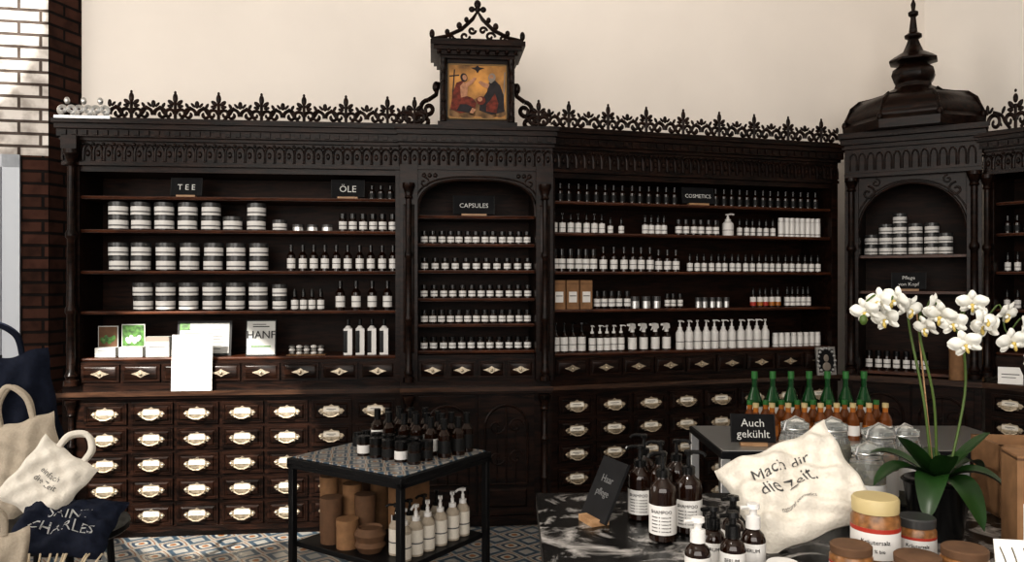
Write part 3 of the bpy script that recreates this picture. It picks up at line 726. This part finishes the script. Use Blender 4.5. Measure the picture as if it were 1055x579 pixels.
# ---------------------------------------------------------------- foreground table
Z=.95
mb=MB(); mb.box(.07,1.75,.95,2.33,Z-.04,Z-.003,'steel'); mb.box(.07,1.75,.95,2.33,Z-.003,Z,'print')
for x in(.12,1.65):
    for y in(1.0,2.24): mb.box(x,x+.05,y,y+.05,0,Z-.04,'matblack')
mb.done('printed_top_table',bevel=.001)
Z+=.0006
def amberpump(mb,x,y,h,r,a=-120,txt=True):
    M=T(x,y,Z); hb=h*.7
    pr=[(0,0),(r*.9,0),(r,r*.1),(r,hb*.78),(r*.9,hb*.87),(r*.5,hb*.95),(r*.42,hb)]
    mb.lathe(pr,'amber',M,28)
    mb.lathe([(r*1.005,hb*.12),(r*1.005,hb*.58)],'label',M,28)
    rot=RZ(-18)
    if txt:
        mb.text('SHAMPOO',r*.34,'labeltxt',M@rot@T(0,0,hb*.48),cyl=r*1.008)
        for k in range(5): mb.text('lavender  &  rosemary oil',r*.14,'labeltxt',M@rot@T(0,0,hb*(.40-.055*k)),cyl=r*1.008)
    mb.lathe([(0,hb),(r*.5,hb),(r*.5,hb+h*.08),(r*.4,hb+h*.09),(r*.2,hb+h*.1),(r*.15,h*.92),(0,h*.92)],'black',M,18)
    Q=M@T(0,0,h*.93)@RZ(a)
    mb.lathe([(0,-.0),(r*.32,0),(r*.34,h*.04),(r*.2,h*.055),(0,h*.055)],'black',Q,14)
    mb.tube([(0,0,h*.03),(r*.8,0,h*.035),(r*1.1,0,h*.02),(r*1.25,0,-h*.01)],r*.15,'black',Q,seg=8)
mb=MB()
amberpump(mb,.362,1.91,.215,.033,200); amberpump(mb,.437,1.97,.205,.033,-20); amberpump(mb,.335,2.08,.195,.032,190); amberpump(mb,.44,2.13,.20,.03,0); amberpump(mb,.385,2.06,.21,.03,160); amberpump(mb,.365,2.2,.20,.03,160); 
mb.done('amber_pump_bottle_group')
mb=MB()
def drop2(x,y,h=.135,r=.026,cap='white'):
    M=T(x,y,Z); mb.lathe([(0,0),(r,0),(r,h*.5),(r*.85,h*.58),(r*.5,h*.64),(r*.5,h*.68)],'amber',M,22); mb.lathe([(r*1.01,h*.1),(r*1.01,h*.46)],'label',M,22)
    mb.text('SERUM',r*.4,'labeltxt',M@RZ(-20)@T(0,0,h*.36),cyl=r*1.02)
    mb.lathe([(0,h*.66),(r*.6,h*.66),(r*.6,h*.84),(r*.3,h*.86),(r*.3,h*.95),(r*.55,h*.96),(r*.5,h*1.03),(0,h*1.04)],cap,M,18)
    mb.tube([(0,0,h*.98),(-r*1.1,-r*.4,h*.99)],r*.16,cap,M)
drop2(.378,1.62); drop2(.435,1.72,.13,cap='black'); drop2(.455,1.64,.14,cap='black'); drop2(.515,1.70,.14); drop2(.50,1.80,.13,cap='black')
mb.done('dropper_bottle_group')
mb=MB()
for x,y in((.405,1.53),(.475,1.55),(.545,1.60)):
    mb.lathe([(0,0),(.03,0),(.032,.004),(.032,.03),(.029,.034)],'amber',T(x,y,Z),24); mb.lathe([(.0,.034),(.033,.034),(.034,.05),(.031,.054),(0,.054)],'white',T(x,y,Z),24)
mb.done('cream_jar_group')
mb=MB(); R=RZ(-66)@RX(-26)
mb.box(-.060,.060,-.004,.004,.010,.17,'board',R); mb.text('Haar',.028,'ink',R@T(0,-.005,.115)); mb.text('pflege',.026,'ink',R@T(0,-.005,.08))
mb.box(-.035,.035,-.02,.03,0,.016,'oak',RZ(-66))
mb.done('chalkboard_sign',T(.205,2.04,Z))
def pillowP(x,y,s,w,h,t,ph):
    k=max(0,(1-x**4)*(1-y**4))**.55
    wr=.07*math.sin(7*x+ph[0]+3*y)*math.cos(5*y+ph[1])+.05*math.sin(13*x*y+ph[2])+.04*math.sin(17*y+9*x+ph[3])+.07*math.sin(11*x-6*y+ph[7])+.05*math.sin(23*x+7*y+ph[5])*x*x
    px=x*w/2*(1-.06*math.cos(y*1.57)); pz=y*h/2*(1-.06*math.cos(x*1.57))
    return (px+.01*w*math.sin(9*y+ph[4]),-s*t/2*k*(1+wr*2.9)+ (.04*w*math.sin(3*x+ph[5])*(1-y*y*.3)),pz+.012*h*math.sin(8*x+ph[6]))
def pillow(mb,w,h,t,M,mat,N=26,seed=0):
    rnd=random.Random(seed); ph=[rnd.uniform(0,6) for _ in range(8)]
    for s in(1,-1):
        vs=[pillowP(i/N*2-1,j/N*2-1,s,w,h,t,ph) for j in range(N+1) for i in range(N+1)]
        fs=[]
        for j in range(N):
            for i in range(N):
                q=(j*(N+1)+i,j*(N+1)+i+1,(j+1)*(N+1)+i+1,(j+1)*(N+1)+i)
                fs.append(q if s==1 else tuple(reversed(q)))
        mb.add(vs,fs,mat,M)
    def fn(x,z):
        p=pillowP(max(-.98,min(.98,2*x/w)),max(-.98,min(.98,2*z/h)),1,w,h,t,ph); return (p[0],p[1]-.0012,p[2])
    return fn
mb=MB(); MBg=T(.675,1.90,Z+.122)@RZ(-6)@RY(-26)@RX(-44)
fn=pillow(mb,.30,.26,.095,MBg,'canvas',N=40,seed=3)
for k,(t_,sz) in enumerate((('Mach dir',.042),('die Zeit.',.042),('natural cosmetics',.013))):
    mb.text(t_,sz,'ink',MBg,fn=lambda x,z,k=k: fn(x-.01,z+.045-.05*k))
mb.done('canvas_pouch',sharp=80)
mb=MB()
def clipjar(x,y,r,h,fill):
    M=T(x,y,Z)
    mb.lathe([(0,0),(r*.95,0),(r,.01),(r,h*.72),(r*.8,h*.82),(r*.8,h*.88)],'glass',M,24)
    mb.lathe([(0,.006),(r*.9,.006),(r*.92,h*.68),(0,h*.70)],fill,M,20)
    mb.lathe([(r*.83,h*.86),(r*.86,h*.87),(r*.83,h*.88)],'silver',M,24)
    mb.lathe([(0,h*.885),(r*.85,h*.885),(r*.85,h*.93),(r*.4,h*.97),(0,h)],'glass',M,24)
    mb.tube([(-r*.86,0,h*.80),(-r*1.0,0,h*.86),(-r*.8,0,h*.95),(0,0,h*1.01),(r*.8,0,h*.95),(r*1.0,0,h*.86),(r*.86,0,h*.8)],.0025,'silver',M@RZ(30))
    mb.lathe([(r*1.004,h*.2),(r*1.004,h*.5)],'label',M@RZ(0),24)
    mb.lathe([(r*.83,h*.80),(r*.84,h*.80),(r*.84,h*.815)],'silver',M,24)
clipjar(.875,2.18,.05,.245,'herb'); clipjar(.985,2.14,.05,.235,'honey'); clipjar(1.095,2.22,.045,.22,'herb'); clipjar(.915,2.05,.045,.205,'herb'); clipjar(.80,2.25,.045,.235,'honey')
mb.done('clip_top_jar_group')
mb=MB()
def screwjar(x,y,r,h,fill,lidm,band=None):
    M=T(x,y,Z); mb.lathe([(0,0),(r*.94,0),(r,.008),(r,h*.72),(r*.88,h*.8)],fill,M,26)
    mb.lathe([(0,h*.8),(r*.96,h*.8),(r*.97,h*.97),(r*.9,h),(0,h)],lidm,M,26); mb.lathe([(r*1.006,h*.2),(r*1.006,h*.62)],band or 'label',M,26)
    mb.lathe([(r*1.01,h*.56),(r*1.01,h*.62)],'red',M,26); mb.text('Kräutersalz',r*.26,'labeltxt',M@RZ(-24)@T(0,0,h*.44),cyl=r*1.012); mb.text('100 % bio',r*.2,'labeltxt',M@RZ(-24)@T(0,0,h*.32),cyl=r*1.012)
screwjar(.785,1.72,.050,.155,'honey','yellow'); screwjar(.69,1.62,.042,.085,'honey','kraftd'); screwjar(.80,1.57,.045,.08,'honey','kraftd'); screwjar(.895,1.76,.04,.10,'honey','lid'); screwjar(.91,1.60,.045,.085,'honey','kraftd')
mb.done('preserve_jar_group')
# orchid
mb=MB(); M0=T(1.03,1.93,Z)
mb.lathe([(0,0),(.055,0),(.075,.13),(.08,.135),(.075,.14),(.07,.13),(0,.125)],'black',M0,24)
mb.lathe([(0,.126),(.07,.126)],'soil',M0,20)
def leaf(M,L,W,droop,mat='leaf',n=12,lift=.5):
    vs=[];fs=[]
    for i in range(n+1):
        t=i/n; w=W*math.sin(math.pi*min(1,t*.93+.07))**.6*.5*(1 if t<.98 else .3)
        x=L*t*(1-.15*t); z=L*(lift*t-droop*t*t)
        for k,q in enumerate((-1,-.5,0,.5,1)): vs.append((x,q*w,z+abs(q)*w*.35))
    for i in range(n):
        for k in range(4): fs.append((i*5+k,i*5+k+1,(i+1)*5+k+1,(i+1)*5+k))
    mb.add(vs,fs,mat,M)
for a,L,W,dr,li in((190,.20,.065,.8,.8),(150,.18,.06,.6,.9),(235,.19,.07,1.1,.8),(280,.18,.07,1.1,.7),(330,.19,.07,.9,.8),(20,.18,.065,.8,.9),(80,.17,.06,.6,.9),(205,.15,.06,.3,1.1),(350,.14,.06,.3,1.2),(255,.15,.055,.4,1.0)):
    leaf(M0@T(0,0,.13)@RZ(a),L,W,dr,lift=li)
def flower(M,s):
    def pet(a,L,W,z=0):
        vs=[];fs=[];n=8
        for i in range(n+1):
            t=i/n; w=W*.5*math.sin(math.pi*min(1,(t*.88+.06)))**.75
            for q in(-1,-.5,0,.5,1): vs.append((q*w,-.30*L*math.sin(t*2.6)+.45*abs(q)*w+z+.002*math.sin(q*9+t*8),L*t))
        for i in range(n):
            for k in range(4): fs.append((i*5+k,i*5+k+1,(i+1)*5+k+1,(i+1)*5+k))
        mb.add(vs,fs,'petal',M@SC(s,s,s)@RY(a))
    pet(0,.038,.023,.004); pet(128,.038,.022,.004); pet(-128,.038,.022,.004)
    pet(72,.042,.038,-.002); pet(-72,.042,.038,-.002)
    mb.ball((0,-.012,-.004),.006,'lip',M@SC(s,s,s)); mb.ball((0,-.018,-.014),.006,'lip',M@SC(s,s,s),sz=1.5,sx=.7)
    for q in(-1,1): mb.ball((q*.007,-.015,-.007),.005,'petal',M@SC(s,s,s),sz=1.2)
rf=random.Random(5)
GA=[(-.085,.555),(-.115,.575),(-.145,.530),(-.168,.570),(-.205,.550)]
GB=[(-.045,.510),(-.030,.56),(.005,.520),(.030,.570),(.05,.530),(.018,.475),(-.02,.540)]
GC=[(.075,.555),(.095,.510),(.125,.545),(.135,.480),(.165,.515),(.178,.450)]
def sprig(base,group):
    g=sorted(group,key=lambda p:p[0],reverse=(base[-1][0]>group[0][0] and group[0][0]<-.05))
    st=smoothpath(base); mb.tube(st,.0032,'stem',M0,seg=6)
    tip=base[-1]
    path=[tip]+[(x,-.02-.012*i,z+.018) for i,(x,z) in enumerate(g)]
    mb.tube(smoothpath(path,5),.0024,'stem',M0,seg=5)
    for i,(x,z) in enumerate(g):
        yy=-.035-.012*i+rf.uniform(-.01,.01)
        mb.tube([(x,-.02-.012*i,z+.018),(x,yy,z)],.0016,'stem',M0,seg=5)
        flower(M0@T(x,yy,z)@RZ(rf.uniform(-70,55))@RX(rf.uniform(-10,30))@RY(rf.uniform(-20,20)),rf.uniform(.78,.95))
sprig([(-.01,0,.13),(-.03,.0,.32),(-.055,.02,.50),(-.065,.01,.575)],GA)
sprig([(.0,0,.13),(-.012,-.01,.33),(-.045,-.01,.48),(-.05,-.02,.545)],GB)
sprig([(.03,.01,.13),(.085,.03,.34),(.075,.02,.48),(.06,.0,.57)],GC)
for x,z in((.185,.42),(.20,.44),(-.222,.53)): mb.ball((x,-.1,z),.009,'stem',M0,sz=1.4)
mb.tube([(-.005,0,.12),(-.045,.01,.56)],.002,'oak',M0)
mb.done('potted_orchid',sharp=80)
mb=MB(); mb.box(-.07,.07,-.05,.05,0,.235,'kraft'); mb.box(-.058,.058,-.052,-.05,.03,.13,'paper'); mb.lathe([(0,0),(.022,0),(.022,.002),(0,.002)],'blue',T(.0,-.051,.185)@RX(90),24)
mb.box(-.07,.07,-.0505,.0505,.225,.23,'kraftd')
mb.text('Bowls',.022,'labeltxt',T(0,-.053,.09)); mb.box(-.04,.04,-.053,-.052,.06,.064,'labelg')
mb.done('kraft_box',T(1.19,1.78,Z)@RZ(-14),bevel=.001)
mb=MB()
mb.box(-.16,.16,-.08,.08,0,.01,'kraft')
for a,b,c_,d in((-.16,.16,-.08,-.07),(-.16,.16,.07,.08),(-.16,-.15,-.08,.08),(.15,.16,-.08,.08)):
    mb.box(a,b,c_,d,0,.10,'kraft'); mb.box(a,b,c_,d,.12,.19,'kraft')
for x in(-.155,.145):
    for y in(-.075,.065): mb.box(x,x+.01,y,y+.01,0,.19,'kraft')
mb.done('wooden_crate',T(1.44,2.14,Z)@RZ(-6))
mb=MB(); mb.box(-.06,.06,0,.003,0,.10,'paper')
for k in range(5): mb.tube(smoothpath([(-.045+.02*k,-.001,.01),(-.04+.02*k,-.001,.05),(-.05+.022*k,-.001,.085)],4),.0012,'herb')
mb.box(-.06,.06,0,.03,0,.003,'paper')
mb.done('folded_leaflet',T(1.03,1.58,Z)@RZ(-10)@RX(-12))
# ---------------------------------------------------------------- left bags & side table
mb=MB()
mb.lathe([(0,.60),(.26,.60),(.27,.61),(.27,.63),(0,.63)],'steel',I,32)
for k in range(4):
    a=D(45+90*k); mb.tube([(.2*math.cos(a),.2*math.sin(a),.61),(.24*math.cos(a),.24*math.sin(a),.0)],.014,'steel',seg=8)
mb.tube([(.18*math.cos(D(a)),.18*math.sin(D(a)),.25) for a in range(0,361,30)],.008,'steel')
mb.done('round_side_table',T(-1.76,3.05,0))
def bag(name,M,w,h,t,mat,seed,handles=True,txt=None,tm='labeltxt',ts=.16,hh=1):
    mb=MB(); fn=pillow(mb,w,h,t,I,mat,N=26,seed=seed)
    if handles:
        for s in(-1,1): mb.tube(smoothpath([(-w*.22,s*t*.1,h*.46),(-w*.2,s*t*.3,h*(.5+.2*hh)),(0,s*t*.4,h*(.5+.36*hh)),(w*.2,s*t*.3,h*(.5+.2*hh)),(w*.22,s*t*.1,h*.46)]),.011,mat,flat=.35,seg=8)
    if txt: 
        for k,l in enumerate(txt): mb.text(l,w*ts,tm,fn=lambda x,z,k=k: fn(x,z+h*.1-k*w*ts*1.1))
    return mb.done(name,M,sharp=80)
bag('canvas_tote_bag',T(-1.71,2.93,.83)@RZ(4)@RY(34)@RX(-24),.24,.26,.06,'canvas',1,True,['einfach','die Zeit'],'ink',.13,hh=.8)
bag('canvas_tote_bag',T(-1.94,3.18,.83)@RZ(16)@RY(-14)@RX(-10),.27,.38,.06,'canvas2',2)
bag('navy_drawstring_bag',T(-1.60,2.86,.69)@RZ(8)@RY(10)@RX(-56),.34,.26,.08,'navy',4,False,['SAINT','CHARLES'],'chalk',.17)
bag('navy_tote_bag',T(-2.07,3.30,1.02)@RZ(25)@RY(-10),.34,.50,.08,'navy',6,hh=.7)
bag('canvas_tote_bag',T(-1.63,2.45,.58)@RZ(30)@RX(-8),.25,.42,.10,'canvas2',8,True,['natural'],hh=.5)
mb=MB()
rf=random.Random(3)
for k in range(18):
    x=rf.uniform(-.15,.19)
    mb.tube(smoothpath([(x,0,.0),(x*.9+.02,-.05,-.015),(x*.7,-.09,-.05-.006*k),(x*.9+.03,-.06,-.10-.008*k)]),.0035,'cord')
mb.done('cord_bundle',T(-1.60,2.74,.63))
mb=MB()
mb.lathe([(0,0),(.16,0),(.16,.015),(.02,.03),(0,.03)],'steel',I,24); mb.tube([(0,0,.02),(0,0,1.25)],.014,'steel',seg=8)
for a in(0,120,240): mb.tube(smoothpath([(0,0,1.18),(.07*math.cos(D(a)),.07*math.sin(D(a)),1.16),(.11*math.cos(D(a)),.11*math.sin(D(a)),1.22)]),.008,'steel')
mb.done('bag_stand',T(-2.22,3.44,0))
# ---------------------------------------------------------------- lights & camera
sc=bpy.context.scene
w=bpy.data.worlds.new('w'); sc.world=w; w.use_nodes=True; w.node_tree.nodes['Background'].inputs[0].default_value=(.95,.95,1,1); w.node_tree.nodes['Background'].inputs[1].default_value=.3
def area(name,loc,target,sx,sy,e,col=(1,.94,.87)):
    l=bpy.data.lights.new(name,'AREA'); l.shape='RECTANGLE'; l.size=sx; l.size_y=sy; l.energy=e; l.color=col
    o=bpy.data.objects.new(name,l); sc.collection.objects.link(o); o.location=loc
    o.rotation_euler=(Vector(target)-Vector(loc)).to_track_quat('-Z','Y').to_euler(); return o
def spot(name,loc,target,ang,e,blend=.1,r=.03,col=(1,.95,.87)):
    l=bpy.data.lights.new(name,'SPOT'); l.spot_size=D(ang); l.spot_blend=blend; l.energy=e; l.color=col; l.shadow_soft_size=r
    o=bpy.data.objects.new(name,l); sc.collection.objects.link(o); o.location=loc
    o.rotation_euler=(Vector(target)-Vector(loc)).to_track_quat('-Z','Y').to_euler(); return o
area('added_front_fill',(-.5,-2.0,2.7),(0.5,5,2.9),5,2.8,215)  # added area lamp behind the camera; shopfront daylight assumed, no shopfront is built
area('added_left_fill',(-3.9,2.2,2.4),(0,4,1.2),2.2,2.4,60,(1,.96,.91))  # added area lamp by the left wall; window assumed, no opening there
area('added_wall_fill',(1.3,4.1,4.45),(1.6,6.2,3.2),3.5,.4,12,(1,.92,.84))  # added fill to brighten the upper back wall, not a fitting of the room
spot('sun_shaft',(-3.6,.2,4.3),(-1.95,4.9,.62),13,4600)  # spot lamp added inside the room to stand in for sunlight
spot('sun_shaft_brick',(-2.4,1.2,4.0),(-3.72,4.9,3.3),23,1300)  # spot lamp added for the sunlight on the upper brick
spot('sun_shaft_table',(-1.2,.2,4.4),(.9,2.0,1.1),30,200,.5)  # spot lamp added as sunlight on the foreground goods
cam=bpy.data.cameras.new('cam'); cam.lens=27.98; cam.sensor_width=36; cam.sensor_fit='HORIZONTAL'
co=bpy.data.objects.new('camera',cam); sc.collection.objects.link(co); co.location=(0,0,1.57); co.rotation_euler=(D(90),0,0); sc.camera=co
sc.view_settings.view_transform='Standard'
try: sc.view_settings.look='Medium High Contrast'
except Exception: pass
